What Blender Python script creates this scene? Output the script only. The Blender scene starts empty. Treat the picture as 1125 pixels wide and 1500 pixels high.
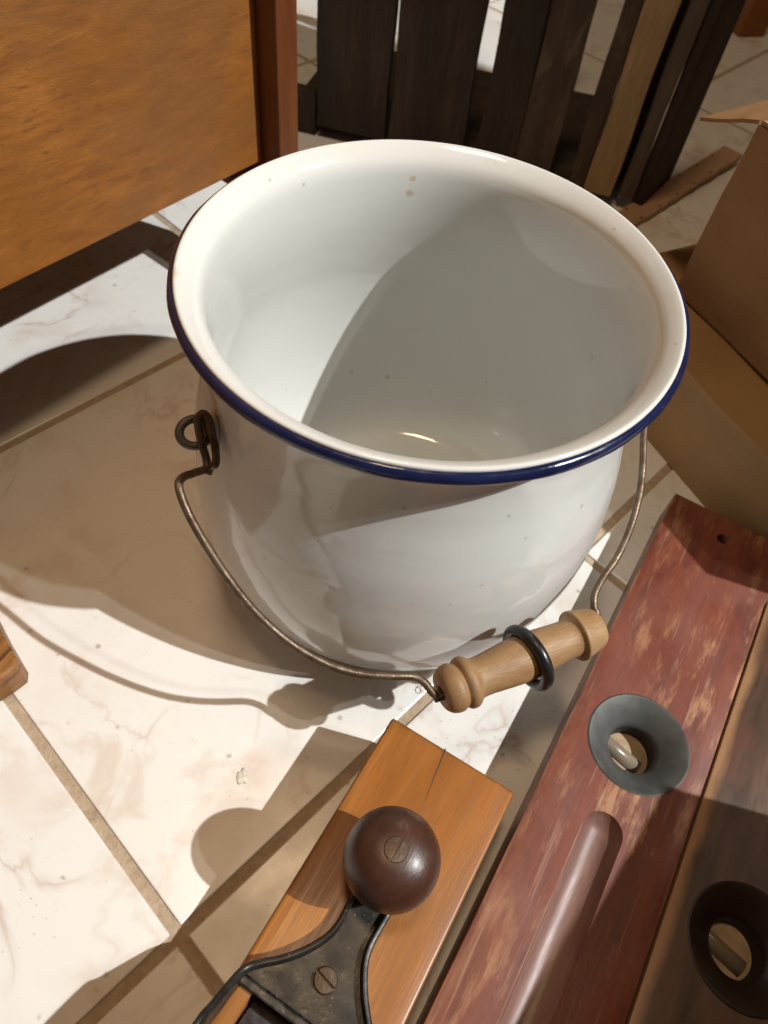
import bpy, bmesh, math, random
from mathutils import Vector, Matrix
R = math.radians
random.seed(7)
S = bpy.context.scene
COL = S.collection

# ------------------------------------------------------------------ camera
cam_d = bpy.data.cameras.new('camera')
cam = bpy.data.objects.new('camera', cam_d)
COL.objects.link(cam)
S.camera = cam
PITCH, ROLL, CAMH = R(54.1465), R(8.4915), 0.41573
fw = Vector((0, math.cos(PITCH), -math.sin(PITCH)))
rt = Vector((1, 0, 0)); upv = rt.cross(fw)
cx_ = math.cos(ROLL) * rt + math.sin(ROLL) * upv
cy_ = -math.sin(ROLL) * rt + math.cos(ROLL) * upv
mw = Matrix((cx_, cy_, -fw)).transposed().to_4x4()
mw.translation = Vector((0, 0, CAMH))
cam.matrix_world = mw
cam_d.sensor_fit = 'VERTICAL'
cam_d.sensor_height = 24.0
cam_d.lens = 1063.36 / 1500 * 24.0
cam_d.clip_start = 0.01
cam_d.clip_end = 50
cam_d.dof.use_dof = True
cam_d.dof.focus_distance = 0.345
cam_d.dof.aperture_fstop = cam_d.lens / 2.1

# ------------------------------------------------------------------ light
w = bpy.data.worlds.new('World'); S.world = w; w.use_nodes = True
bg = w.node_tree.nodes['Background']
bg.inputs[0].default_value = (1.0, 0.78, 0.56, 1)
bg.inputs[1].default_value = 0.070
ld = bpy.data.lights.new('ceiling_spot', 'POINT')
ld.energy = 860; ld.color = (1.0, 1.0, 0.975); ld.shadow_soft_size = 0.022
lo = bpy.data.objects.new('ceiling_spot', ld); COL.objects.link(lo)
lo.location = (2.778664, -0.220188, 3.114492)
ld2 = bpy.data.lights.new('ceiling_spot', 'POINT')            # second head of the same fitting
ld2.energy = 100; ld2.color = (1.0, 0.95, 0.85); ld2.shadow_soft_size = 0.03
lo2 = bpy.data.objects.new('ceiling_spot', ld2); COL.objects.link(lo2)
lo2.location = (2.70, -0.43, 3.114)
ad = bpy.data.lights.new('ceiling_lamp', 'AREA')
ad.shape = 'DISK'; ad.size = 0.34; ad.energy = 13; ad.color = (1.0, 0.70, 0.42)
ao = bpy.data.objects.new('ceiling_lamp', ad); COL.objects.link(ao)
ao.location = (-0.13, 0.35, 2.4)

S.render.engine = 'CYCLES'
S.cycles.use_adaptive_sampling = True; S.cycles.adaptive_threshold = 0.02
S.cycles.max_bounces = 6; S.cycles.diffuse_bounces = 3; S.cycles.glossy_bounces = 3
S.cycles.transmission_bounces = 4; S.cycles.caustics_reflective = False; S.cycles.caustics_refractive = False
S.view_settings.view_transform = 'Standard'
S.view_settings.look = 'None'
S.view_settings.exposure = 0
S.view_settings.gamma = 1
S.view_settings.use_curve_mapping = False

# ------------------------------------------------------------------ node helper
class Mat:
    def __init__(s, name, rough=0.5, metal=0.0, spec=0.5):
        s.m = bpy.data.materials.new(name); s.m.use_nodes = True
        s.t = s.m.node_tree; s.b = s.t.nodes['Principled BSDF']
        s.b.inputs['Roughness'].default_value = rough
        s.b.inputs['Metallic'].default_value = metal
        s.b.inputs['Specular IOR Level'].default_value = spec
        s.tc = s.t.nodes.new('ShaderNodeTexCoord')
    def n(s, typ, **kw):
        nd = s.t.nodes.new(typ)
        for k, v in kw.items(): setattr(nd, k, v)
        return nd
    def lk(s, a, b): s.t.links.new(a, b)
    def vec(s, scale=(1, 1, 1), rot=(0, 0, 0), rnd=0.0, loc=(0, 0, 0)):
        mp = s.n('ShaderNodeMapping'); mp.inputs['Scale'].default_value = scale
        mp.inputs['Rotation'].default_value = rot; mp.inputs['Location'].default_value = loc
        src = s.tc.outputs['Object']
        if rnd:
            oi = s.n('ShaderNodeObjectInfo'); mu = s.n('ShaderNodeMath', operation='MULTIPLY')
            s.lk(oi.outputs['Random'], mu.inputs[0]); mu.inputs[1].default_value = rnd
            ad_ = s.n('ShaderNodeVectorMath', operation='ADD')
            s.lk(src, ad_.inputs[0]); s.lk(mu.outputs[0], ad_.inputs[1]); src = ad_.outputs[0]
        s.lk(src, mp.inputs[0]); return mp.outputs[0]
    def noise(s, v, scale, detail=3, rough=0.55, dist=0.0):
        detail = min(detail, 5)
        nd = s.n('ShaderNodeTexNoise'); s.lk(v, nd.inputs['Vector'])
        nd.inputs['Scale'].default_value = scale; nd.inputs['Detail'].default_value = detail
        nd.inputs['Roughness'].default_value = rough; nd.inputs['Distortion'].default_value = dist
        return nd.outputs[0]
    def voro(s, v, scale, feature='F1'):
        nd = s.n('ShaderNodeTexVoronoi', feature=feature); s.lk(v, nd.inputs['Vector'])
        nd.inputs['Scale'].default_value = scale; return nd.outputs['Distance']
    def ramp(s, fac, stops):
        nd = s.n('ShaderNodeValToRGB'); s.lk(fac, nd.inputs[0]); e = nd.color_ramp.elements
        while len(e) < len(stops): e.new(0.5)
        for el, (p, c) in zip(e, stops):
            el.position = p; el.color = (c, c, c, 1) if isinstance(c, (int, float)) else (*c, 1)
        return nd.outputs[0]
    def mix(s, fac, a, b, mode='MIX'):
        nd = s.n('ShaderNodeMix', data_type='RGBA', blend_type=mode)
        for i, x in ((0, fac), (6, a), (7, b)):
            if isinstance(x, (int, float)): nd.inputs[i].default_value = x if i == 0 else (x, x, x, 1)
            elif isinstance(x, tuple): nd.inputs[i].default_value = (*x, 1)
            else: s.lk(x, nd.inputs[i])
        return nd.outputs[2]
    def math(s, op, a, b):
        nd = s.n('ShaderNodeMath', operation=op)
        for i, x in ((0, a), (1, b)):
            if isinstance(x, (int, float)): nd.inputs[i].default_value = x
            else: s.lk(x, nd.inputs[i])
        return nd.outputs[0]
    def sep(s, v=None):
        nd = s.n('ShaderNodeSeparateXYZ'); s.lk(v or s.tc.outputs['Object'], nd.inputs[0]); return nd.outputs
    def col(s, c):
        if isinstance(c, tuple): s.b.inputs['Base Color'].default_value = (*c, 1)
        else: s.lk(c, s.b.inputs['Base Color'])
        return s
    def rough(s, c): s.lk(c, s.b.inputs['Roughness']); return s
    def bump(s, h, strength=0.3, dist=0.001):
        nd = s.n('ShaderNodeBump'); s.lk(h, nd.inputs['Height'])
        nd.inputs['Strength'].default_value = strength; nd.inputs['Distance'].default_value = dist
        s.lk(nd.outputs[0], s.b.inputs['Normal']); return s

# ------------------------------------------------------------------ materials
def m_tile():
    m = Mat('glazed_tile', 0.3)
    v = m.vec(rnd=37.0)
    big = m.noise(v, 5, 5, 0.55, 0.6)
    base = m.mix(m.ramp(big, [(0.35, 0.0), (0.68, 1.0)]), (0.77, 0.77, 0.755), (0.745, 0.73, 0.695))
    pat = m.noise(m.vec(rnd=51.0, loc=(3, 1, 0)), 24, 6, 0.62, 0.6)
    area = m.noise(m.vec(rnd=29.0, loc=(0, 4, 0)), 7, 3, 0.5, 0.5)
    pf = m.math('MULTIPLY', m.ramp(pat, [(0.49, 0.0), (0.60, 0.38), (0.72, 0.66)]), m.ramp(area, [(0.46, 0.06), (0.62, 1.0)]))
    base = m.mix(pf, base, (0.55, 0.41, 0.30))
    ve = m.noise(m.vec(rnd=23.0, loc=(1, 7, 0)), 11, 4, 0.55, 0.9)
    vd = m.math('ABSOLUTE', m.math('SUBTRACT', ve, 0.5), 0.0)
    vf = m.math('MULTIPLY', m.ramp(vd, [(0.0, 0.62), (0.012, 0.26), (0.035, 0.0)]), m.ramp(m.noise(m.vec(rnd=61.0), 9, 3), [(0.50, 0.0), (0.64, 1.0)]))
    base = m.mix(vf, base, (0.46, 0.33, 0.24))
    sp = m.voro(m.vec(rnd=11.0), 75)
    gate = m.noise(m.vec(rnd=19.0), 60, 1)
    spk = m.math('MULTIPLY', m.ramp(sp, [(0.07, 1.0), (0.16, 0.0)]), m.ramp(gate, [(0.58, 0.0), (0.64, 0.8)]))
    base = m.mix(spk, base, (0.36, 0.31, 0.26))
    gr = m.math('MULTIPLY', m.ramp(m.voro(m.vec(rnd=13.0, loc=(0.2, 0.5, 0)), 210), [(0.06, 1.0), (0.15, 0.0)]), m.ramp(m.noise(m.vec(rnd=17.0), 40, 3), [(0.5, 0.0), (0.62, 0.55)]))
    base = m.mix(gr, base, (0.33, 0.28, 0.23))
    sm = m.noise(m.vec(rnd=41.0, scale=(1, 0.5, 1)), 17, 4, 0.6)
    base = m.mix(m.ramp(sm, [(0.52, 0.0), (0.75, 0.28)]), base, (0.60, 0.58, 0.54))
    m.col(base)
    m.rough(m.ramp(m.noise(v, 30, 5), [(0.3, 0.22), (0.7, 0.36)]))
    m.bump(m.noise(v, 22, 4), 0.12, 0.0008)
    return m.m
def m_grout():
    m = Mat('grout', 0.9, spec=0.2)
    v = m.vec()
    m.col(m.ramp(m.noise(v, 160, 6, 0.7), [(0.3, (0.33, 0.245, 0.165)), (0.7, (0.50, 0.40, 0.29))]))
    m.bump(m.noise(v, 400, 5), 0.7, 0.001)
    return m.m
def m_enamel():
    m = Mat('white_enamel', 0.07, spec=0.55)
    v = m.vec()
    base = m.mix(m.ramp(m.noise(v, 9, 4), [(0.3, 0.0), (0.75, 1.0)]), (0.67, 0.68, 0.665), (0.65, 0.65, 0.615))
    sp = m.voro(m.vec(loc=(0.3, 0, 0)), 95)
    gate = m.noise(v, 47, 1)
    spk = m.math('MULTIPLY', m.ramp(sp, [(0.03, 1.0), (0.085, 0.0)]), m.ramp(gate, [(0.66, 0.0), (0.76, 0.5)]))
    base = m.mix(spk, base, (0.20, 0.15, 0.11))
    ye = m.math('MULTIPLY', m.ramp(m.voro(m.vec(loc=(0, 0.7, 0.1), scale=(1, 1, 0.5)), 16), [(0.05, 1.0), (0.10, 0.0)]), m.ramp(m.noise(v, 14, 2), [(0.54, 0.0), (0.6, 0.55)]))
    base = m.mix(ye, base, (0.50, 0.38, 0.14))
    def marks(pts, colr, k, base):
        wv = m.n('ShaderNodeVectorMath', operation='ADD'); nz = m.n('ShaderNodeTexNoise'); nz.inputs['Scale'].default_value = 420
        m.lk(v, nz.inputs['Vector']); sc_ = m.n('ShaderNodeVectorMath', operation='SCALE'); sc_.inputs['Scale'].default_value = 0.0022
        m.lk(nz.outputs['Color'], sc_.inputs[0]); m.lk(v, wv.inputs[0]); m.lk(sc_.outputs[0], wv.inputs[1])
        acc = None
        for x, y, z, r_ in pts:
            dn = m.n('ShaderNodeVectorMath', operation='DISTANCE'); m.lk(wv.outputs[0], dn.inputs[0])
            dn.inputs[1].default_value = (x + 0.0011, y + 0.0011, z + 0.0011)
            f_ = m.ramp(m.math('DIVIDE', dn.outputs['Value'], r_), [(0.55, 1.0), (1.0, 0.0)])
            acc = f_ if acc is None else m.math('MAXIMUM', acc, f_)
        return m.mix(m.math('MULTIPLY', acc, k), base, colr)
    base = marks([(-0.0445, 0.1053, 0.0459, 0.0018), (-0.0182, 0.1119, 0.0402, 0.0022), (-0.0175, 0.1006, 0.1999, 0.0022), (-0.0184, 0.1004, 0.1915, 0.0026)], (0.42, 0.29, 0.08), 0.5, base)
    base = marks([(0.0991, 0.0496, 0.1386, 0.0014), (-0.0881, 0.0606, 0.211, 0.0013), (0.0145, 0.1095, 0.0331, 0.0012), (-0.0729, 0.0727, 0.204, 0.001), (0.052, 0.1039, 0.0566, 0.001), (-0.0599, -0.1019, 0.1149, 0.0013), (0.0579, -0.0939, 0.1525, 0.0011), (0.047, -0.0961, 0.1692, 0.0011), (0.031, -0.1133, 0.118, 0.001), (0.0017, -0.1055, 0.1766, 0.0011), (-0.0288, -0.1035, 0.1661, 0.0009), (-0.0335, -0.1072, 0.1452, 0.0009), (0.0839, -0.0716, 0.1526, 0.0013), (0.0134, -0.1165, 0.1191, 0.0009), (0.0431, -0.1076, 0.129, 0.0009), (0.088, 0.062, 0.211, 0.0012), (0.1085, -0.024, 0.2135, 0.0014)], (0.20, 0.16, 0.12), 0.4, base)
    cr = m.noise(m.vec(loc=(4, 2, 1)), 30, 4, 0.6, 0.8)
    hair = m.math('MULTIPLY', m.ramp(m.math('ABSOLUTE', m.math('SUBTRACT', cr, 0.5), 0), [(0.0, 0.5), (0.005, 0.0)]), m.ramp(m.noise(v, 18, 2), [(0.60, 0.0), (0.66, 0.5)]))
    base = m.mix(hair, base, (0.30, 0.27, 0.24))
    m.col(base)
    h = m.noise(m.vec(scale=(1, 1, 2.2)), 11, 3, 0.5)
    h2 = m.noise(v, 260, 2)
    h3 = m.noise(m.vec(scale=(0.25, 0.25, 5)), 16, 2, 0.5)
    m.bump(m.math('ADD', m.math('ADD', h, m.math('MULTIPLY', h3, 0.22)), m.math('MULTIPLY', h2, 0.014)), 0.42, 0.0022)
    m.rough(m.ramp(m.noise(v, 25, 5), [(0.35, 0.05), (0.75, 0.16)]))
    return m.m
def m_blue():
    m = Mat('blue_enamel', 0.16)
    v = m.vec()
    c = m.mix(m.ramp(m.noise(v, 60, 4), [(0.35, 0.0), (0.7, 1.0)]), (0.0055, 0.008, 0.036), (0.011, 0.017, 0.068))
    chips = m.math('MULTIPLY', m.ramp(m.noise(v, 260, 3, 0.6), [(0.66, 0.0), (0.7, 1.0)]), m.ramp(m.noise(v, 22, 2), [(0.52, 0.0), (0.62, 0.7)]))
    m.col(m.mix(chips, c, (0.25, 0.22, 0.22)))
    m.rough(m.ramp(m.noise(v, 90, 4), [(0.3, 0.10), (0.7, 0.30)]))
    m.bump(m.noise(v, 120, 3), 0.25, 0.0006)
    return m.m
def m_wire(name='rusty_wire', a=(0.155, 0.115, 0.078), b=(0.075, 0.042, 0.024), metal=0.6, rough=0.42):
    m = Mat(name, rough, metal)
    v = m.vec()
    m.col(m.ramp(m.noise(v, 110, 6, 0.7), [(0.33, b), (0.62, a)]))
    m.rough(m.ramp(m.noise(v, 200, 4), [(0.3, rough - 0.1), (0.7, rough + 0.2)]))
    m.bump(m.noise(v, 700, 4), 0.5, 0.0005)
    return m.m
def m_wood(name, dark, mid, light, scale=(1, 1, 1), gs=14, rough=0.45, bump=0.25, fleck=None, coat=0.0, mott=0.35, blot=None, edge=False):
    """scale stretches the grain: small along the fibre"""
    m = Mat(name, rough)
    v = m.vec(scale=scale)
    g = m.noise(v, gs, 8, 0.65, 0.35)
    c = m.ramp(g, [(0.30, dark), (0.5, mid), (0.72, light)])
    fine = m.noise(m.vec(scale=tuple(x * (1 if x < 0.5 else 3) for x in scale)), gs * 6, 4, 0.7)
    c = m.mix(m.ramp(fine, [(0.36, 0.5), (0.6, 0.0)]), c, tuple(x * 0.55 for x in mid))
    if fleck:
        fl = m.noise(m.vec(scale=fleck[0], loc=(0.4, 0.2, 0.1)), fleck[1], 4, 0.6, 0.5)
        c = m.mix(m.ramp(fl, [(0.57, 0.0), (0.66, fleck[2])]), c, fleck[3])
    blt = m.noise(m.vec(loc=(2, 2, 2)), 17, 4, 0.6)
    c = m.mix(m.ramp(blt, [(0.35, mott), (0.65, 0.0)]), c, tuple(x * 0.72 for x in mid))
    if blot:
        bl = m.noise(m.vec(scale=blot[0], loc=(5, 1, 0)), blot[1], 7, 0.68, 0.4)
        c = m.mix(m.ramp(bl, [(blot[2], 0.0), (blot[2] + 0.10, blot[4])]), c, blot[3])
    if edge:      # handling dirt on the arrises of the stock
        o = m.sep(); nz = m.noise(m.vec(scale=(1, 0.5, 1)), 60, 4)
        e1 = m.ramp(m.math('ADD', m.math('MULTIPLY', m.math('ABSOLUTE', o[0], 0), 20), m.math('MULTIPLY', nz, 0.05)), [(0.715, 0.0), (0.745, 0.8)])
        e2 = m.ramp(m.math('ADD', m.math('MULTIPLY', o[1], 5), m.math('MULTIPLY', nz, 0.035)), [(0.678, 0.0), (0.692, 0.85)])
        c = m.mix(m.math('MAXIMUM', e1, e2), c, (0.10, 0.045, 0.018))
    m.col(c)
    m.rough(m.ramp(fine, [(0.3, min(1, rough + 0.15)), (0.7, rough - 0.06)]))
    m.bump(m.math('ADD', m.math('MULTIPLY', fine, 0.6), g), bump, 0.0008)
    m.b.inputs['Coat Weight'].default_value = coat
    m.b.inputs['Coat Roughness'].default_value = 0.25
    return m.m
def m_level_red():
    m = Mat('worn_red_paint', 0.42)
    g = m.noise(m.vec(scale=(1, 0.22, 1)), 60, 7, 0.68, 0.3)
    c = m.ramp(g, [(0.28, (0.080, 0.020, 0.013)), (0.5, (0.155, 0.040, 0.025)), (0.75, (0.22, 0.070, 0.043))])
    hz = m.noise(m.vec(loc=(1, 3, 0)), 21, 5, 0.6)
    c = m.mix(m.ramp(hz, [(0.44, 0.0), (0.70, 0.6)]), c, (0.23, 0.095, 0.068))
    wr = m.noise(m.vec(scale=(1, 0.2, 1), loc=(0.47, 0.35, 0), rot=(0, 0, R(6))), 95, 8, 0.74, 0.1)
    ar = m.noise(m.vec(loc=(0.11, 0.3, 0)), 9, 2)
    wf = m.math('MULTIPLY', m.ramp(wr, [(0.53, 0.0), (0.66, 0.8)]), m.ramp(ar, [(0.42, 0.16), (0.62, 1.0)]))
    c = m.mix(wf, c, (0.42, 0.225, 0.12))
    o = m.sep()
    edge = m.math('ABSOLUTE', o[0], 0)
    ef = m.math('MULTIPLY', m.ramp(m.math('MULTIPLY', edge, 20), [(0.745, 0.0), (0.772, 1.0)]), m.ramp(m.noise(m.vec(scale=(1, 0.5, 1)), 70, 5), [(0.42, 0.0), (0.6, 0.75)]))
    c = m.mix(ef, c, (0.40, 0.20, 0.11))
    sc = m.noise(m.vec(scale=(1, 0.03, 1), rot=(0, 0, R(4))), 420, 3, 0.6)
    c = m.mix(m.ramp(sc, [(0.63, 0.0), (0.7, 0.35)]), c, (0.42, 0.25, 0.19))
    arr = m.math('MULTIPLY', m.ramp(m.math('MULTIPLY', o[0], -50), [(0.515, 0.0), (0.527, 1.0), (0.532, 1.0), (0.545, 0.0)]), m.math('LESS_THAN', o[1], -0.056))
    c = m.mix(m.math('MULTIPLY', arr, m.ramp(m.noise(m.vec(scale=(1, 0.3, 1)), 90, 3), [(0.35, 0.2), (0.6, 0.9)])), c, (0.45, 0.27, 0.18))
    gz = m.ramp(m.math('MULTIPLY', o[2], 10), [(0.288, 1.0), (0.2955, 0.0)])
    c = m.mix(m.math('MULTIPLY', gz, 0.8), c, m.ramp(g, [(0.3, (0.11, 0.050, 0.040)), (0.7, (0.25, 0.155, 0.135))]))  # groove's polished-wood tone, lightened to put its pale sheen into the colour
    m.col(c)
    m.rough(m.mix(gz, m.ramp(g, [(0.3, 0.5), (0.7, 0.3)]), m.ramp(g, [(0.3, 0.55), (0.7, 0.36)])))
    m.bump(m.math('ADD', g, m.math('MULTIPLY', sc, 0.5)), 0.35, 0.0006)
    return m.m
def m_level_brown():
    m = Mat('worn_brown_varnish', 0.42)
    g = m.noise(m.vec(scale=(1, 0.16, 1)), 70, 7, 0.68, 0.3)
    c = m.ramp(g, [(0.28, (0.036, 0.020, 0.013)), (0.5, (0.078, 0.045, 0.031)), (0.75, (0.15, 0.093, 0.070))])
    rd = m.noise(m.vec(loc=(1.4, 3, 0)), 17, 4, 0.6)
    c = m.mix(m.ramp(rd, [(0.5, 0.0), (0.66, 0.5)]), c, (0.13, 0.045, 0.028))
    o = m.sep()
    ef = m.math('ADD', m.math('MULTIPLY', o[0], -20), m.math('MULTIPLY', m.math('SUBTRACT', m.noise(m.vec(scale=(1, 0.4, 1)), 45, 5), 0.5), 0.28))
    c = m.mix(m.ramp(ef, [(0.63, 0.0), (0.74, 0.8)]), c, (0.36, 0.20, 0.10))
    m.col(c); m.bump(g, 0.35, 0.0006)
    return m.m
def m_japan():
    m = Mat('black_japanned_iron', 0.36, 0.35)
    v = m.vec()
    geo = m.n('ShaderNodeNewGeometry')
    wear = m.math('MULTIPLY', m.ramp(geo.outputs['Pointiness'], [(0.56, 0.0), (0.66, 1.0)]), m.ramp(m.noise(v, 220, 4), [(0.42, 0.0), (0.62, 1.0)]))
    c = m.ramp(m.noise(v, 80, 6), [(0.35, (0.016, 0.014, 0.012)), (0.7, (0.045, 0.041, 0.036))])
    sp = m.ramp(m.voro(v, 330), [(0.10, 0.5), (0.2, 0.0)])
    c = m.mix(m.math('MULTIPLY', sp, m.ramp(m.noise(v, 90, 2), [(0.5, 0.0), (0.6, 1.0)])), c, (0.22, 0.20, 0.17))
    m.col(m.mix(wear, c, (0.30, 0.28, 0.26)))
    m.rough(m.ramp(m.noise(v, 130, 4), [(0.3, 0.28), (0.7, 0.5)]))
    m.bump(m.noise(v, 260, 5), 0.4, 0.0006)
    return m.m
def m_card(name, a, b):
    m = Mat(name, 0.85, spec=0.15)
    v = m.vec()
    c = m.ramp(m.noise(v, 12, 6, 0.6), [(0.3, a), (0.7, b)])
    fl = m.noise(m.vec(scale=(0.05, 0.05, 1)), 420, 2)
    c = m.mix(m.ramp(fl, [(0.3, 0.14), (0.7, 0.0)]), c, tuple(x * 0.7 for x in a))
    m.col(c); m.bump(m.math('ADD', m.noise(v, 22, 5), m.math('MULTIPLY', fl, 0.12)), 0.35, 0.003)
    return m.m
def m_plain(name, c, rough=0.4, metal=0.0, bs=120, bump=0.2, var=0.25, trans=0.0):
    m = Mat(name, rough, metal)
    v = m.vec()
    m.col(m.ramp(m.noise(v, bs, 5), [(0.3, tuple(x * (1 - var) for x in c)), (0.7, tuple(min(1, x * (1 + var)) for x in c))]))
    m.bump(m.noise(v, bs * 2, 4), bump, 0.0006)
    m.b.inputs['Transmission Weight'].default_value = trans
    return m.m

T = dict(
    tile=m_tile(), grout=m_grout(), enamel=m_enamel(), blue=m_blue(), wire=m_wire(),
    rust=m_wire('rusted_iron', (0.115, 0.062, 0.032), (0.045, 0.022, 0.012), 0.35, 0.6),
    steel=m_wire('oxidised_steel', (0.15, 0.145, 0.15), (0.085, 0.048, 0.03), 0.6, 0.45),
    grip=m_wood('turned_beech', (0.23, 0.125, 0.052), (0.345, 0.20, 0.088), (0.44, 0.275, 0.135), (0.3, 1, 1), 60, 0.46, 0.5, coat=0.0, mott=0.7, blot=((0.6, 1, 1), 60, 0.60, (0.24, 0.14, 0.065), 0.6)),
    black=m_plain('black_rubber', (0.012, 0.012, 0.013), 0.32),
    beech=m_wood('orange_beech', (0.22, 0.072, 0.009), (0.33, 0.118, 0.017), (0.43, 0.175, 0.036), (1, 0.10, 1), 45, 0.36, 0.2, fleck=((1, 0.3, 1), 170, 0.5, (0.26, 0.09, 0.02)), coat=0.15, mott=0.25, blot=((1, 0.5, 1), 26, 0.58, (0.22, 0.095, 0.035), 0.55), edge=True),
    beech_end=m_wood('grimy_end_grain', (0.08, 0.035, 0.015), (0.16, 0.075, 0.03), (0.26, 0.13, 0.05), (1, 1, 1), 90, 0.6, 0.4),
    knob=m_wood('dark_rosewood', (0.024, 0.010, 0.006), (0.058, 0.022, 0.013), (0.105, 0.042, 0.025), (1, 0.2, 1), 75, 0.33, 0.25, coat=0.12, mott=0.4),
    japan=m_japan(),
    screw=m_wire('worn_screw', (0.13, 0.09, 0.062), (0.06, 0.038, 0.026), 0.6, 0.45),
    red=m_level_red(), brown=m_level_brown(),
    bezel=m_plain('grey_zinc', (0.070, 0.072, 0.069), 0.55, 0.2, 70, 0.25, 0.35),
    darkbez=m_plain('dark_port_ring', (0.018, 0.010, 0.008), 0.4),  # plain dark colour for the ring of the second port
    hole=m_plain('dark_bore', (0.015, 0.012, 0.01), 0.6),
    vial=m_plain('vial_tube', (0.20, 0.165, 0.125), 0.25, 0, 60, 0.05, 0.15),
    vialfit=m_plain('vial_plaster', (0.36, 0.26, 0.16), 0.6),
    card=m_card('brown_cardboard', (0.25, 0.135, 0.06), (0.33, 0.19, 0.09)),
    card2=m_card('tan_cardboard', (0.29, 0.175, 0.080), (0.37, 0.23, 0.108)),
    strip=m_wood('worn_strip', (0.30, 0.165, 0.09), (0.44, 0.265, 0.155), (0.54, 0.35, 0.21), (0.15, 1, 1), 60, 0.7, 0.3),
    oak=m_wood('golden_oak', (0.17, 0.055, 0.007), (0.30, 0.105, 0.013), (0.41, 0.160, 0.024), (1, 0.20, 1.0), 130, 0.45, 0.6, fleck=((1, 0.24, 1.0), 300, 0.6, (0.11, 0.037, 0.007)), coat=0.0, mott=0.7, blot=((1, 0.5, 1), 7, 0.46, (0.19, 0.078, 0.020), 0.65)),
    oakpost=m_wood('dark_stained_oak', (0.085, 0.022, 0.006), (0.145, 0.042, 0.010), (0.21, 0.068, 0.017), (1, 1, 0.12), 40, 0.4, 0.2, coat=0.15),
    crate=m_wood('black_brown_crate_wood', (0.016, 0.009, 0.005), (0.036, 0.021, 0.011), (0.080, 0.050, 0.029), (1, 1, 0.12), 38, 0.75, 0.4, mott=0.3),
    crate_m=m_wood('mottled_crate_wood', (0.036, 0.020, 0.011), (0.078, 0.047, 0.027), (0.14, 0.092, 0.056), (1, 1, 0.25), 34, 0.75, 0.5, blot=((1, 1, 0.5), 22, 0.55, (0.19, 0.135, 0.085), 0.6)),
    crate_g=m_wood('grey_crate_wood', (0.07, 0.050, 0.036), (0.13, 0.095, 0.07), (0.19, 0.14, 0.105), (1, 1, 0.12), 40, 0.8, 0.4),
    pale=m_wood('pale_rough_pine', (0.30, 0.185, 0.08), (0.45, 0.30, 0.14), (0.58, 0.41, 0.21), (1, 1, 0.14), 45, 0.7, 0.5, mott=0.5, blot=((1, 1, 0.4), 30, 0.60, (0.22, 0.145, 0.075), 0.6)),
    zebra=m_wood('striped_wood', (0.05, 0.018, 0.007), (0.26, 0.11, 0.03), (0.46, 0.22, 0.07), (1, 0.10, 1), 95, 0.4, 0.25, fleck=((1, 0.07, 1), 150, 0.9, (0.035, 0.014, 0.006)), mott=0.2),
    chip=m_plain('clear_drip', (0.80, 0.74, 0.64), 0.15, 0, 300, 0.5, 0.15, 0.25),
    blocker=m_wood('blocker_wood', (0.12, 0.06, 0.03), (0.22, 0.12, 0.06), (0.3, 0.18, 0.1), (1, 0.15, 1), 30),  # wood of the unseen light blockers
)

# ------------------------------------------------------------------ mesh helpers
def link(name, me, mat, parent=None, smooth=False, loc=None, rot=None):
    o = bpy.data.objects.new(name, me); COL.objects.link(o)
    if mat is not None and not me.materials: me.materials.append(mat)
    if parent: o.parent = parent
    if loc is not None: o.location = loc
    if rot is not None: o.rotation_euler = rot
    if smooth:
        for p_ in me.polygons: p_.use_smooth = True
    return o
def thing(name, label, cat, loc=(0, 0, 0), rotz=0.0, group=None):
    o = bpy.data.objects.new(name, None); COL.objects.link(o)
    o.empty_display_size = 0.02
    o.location = loc; o.rotation_euler = (0, 0, rotz)
    o['label'] = label; o['category'] = cat
    if group: o['group'] = group
    return o
def bm_mesh(bm, name='mesh'):
    bmesh.ops.recalc_face_normals(bm, faces=bm.faces[:])
    me = bpy.data.meshes.new(name); bm.to_mesh(me); bm.free(); return me
def box_me(x0, x1, y0, y1, z0, z1, bev=0.0, seg=2, jit=0.0):
    bm = bmesh.new()
    bmesh.ops.create_cube(bm, size=1.0)
    for v in bm.verts:
        v.co = Vector(((x0 + x1) / 2 + v.co.x * (x1 - x0), (y0 + y1) / 2 + v.co.y * (y1 - y0), (z0 + z1) / 2 + v.co.z * (z1 - z0)))
        if jit: v.co += Vector((random.uniform(-jit, jit), random.uniform(-jit, jit), random.uniform(-jit, jit)))
    if bev: bmesh.ops.bevel(bm, geom=bm.edges[:], offset=bev, segments=seg, profile=0.5, affect='EDGES')
    return bm_mesh(bm)
def lathe_me(prof, n=64, closed=False, axis='Z'):
    """prof: list of (r, h). r==0 ends become poles."""
    vs, fs, rings = [], [], []
    for r, h in prof:
        if r <= 1e-7:
            rings.append([len(vs)]); vs.append((0, 0, h))
        else:
            i0 = len(vs)
            for k in range(n):
                a = 2 * math.pi * k / n; vs.append((r * math.cos(a), r * math.sin(a), h))
            rings.append(list(range(i0, i0 + n)))
    prs = list(zip(rings, rings[1:])) + ([(rings[-1], rings[0])] if closed else [])
    for A, B in prs:
        for k in range(n):
            k2 = (k + 1) % n
            if len(A) == 1 and len(B) == 1: continue
            if len(A) == 1: fs.append((A[0], B[k], B[k2]))
            elif len(B) == 1: fs.append((A[k], A[k2], B[0]))
            else: fs.append((A[k], A[k2], B[k2], B[k]))
    if axis == 'X': vs = [(h, x, y) for x, y, h in vs]
    me = bpy.data.meshes.new('lathe'); me.from_pydata(vs, [], fs)
    bm = bmesh.new(); bm.from_mesh(me); bmesh.ops.recalc_face_normals(bm, faces=bm.faces[:]); bm.to_mesh(me); bm.free()
    return me
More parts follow.
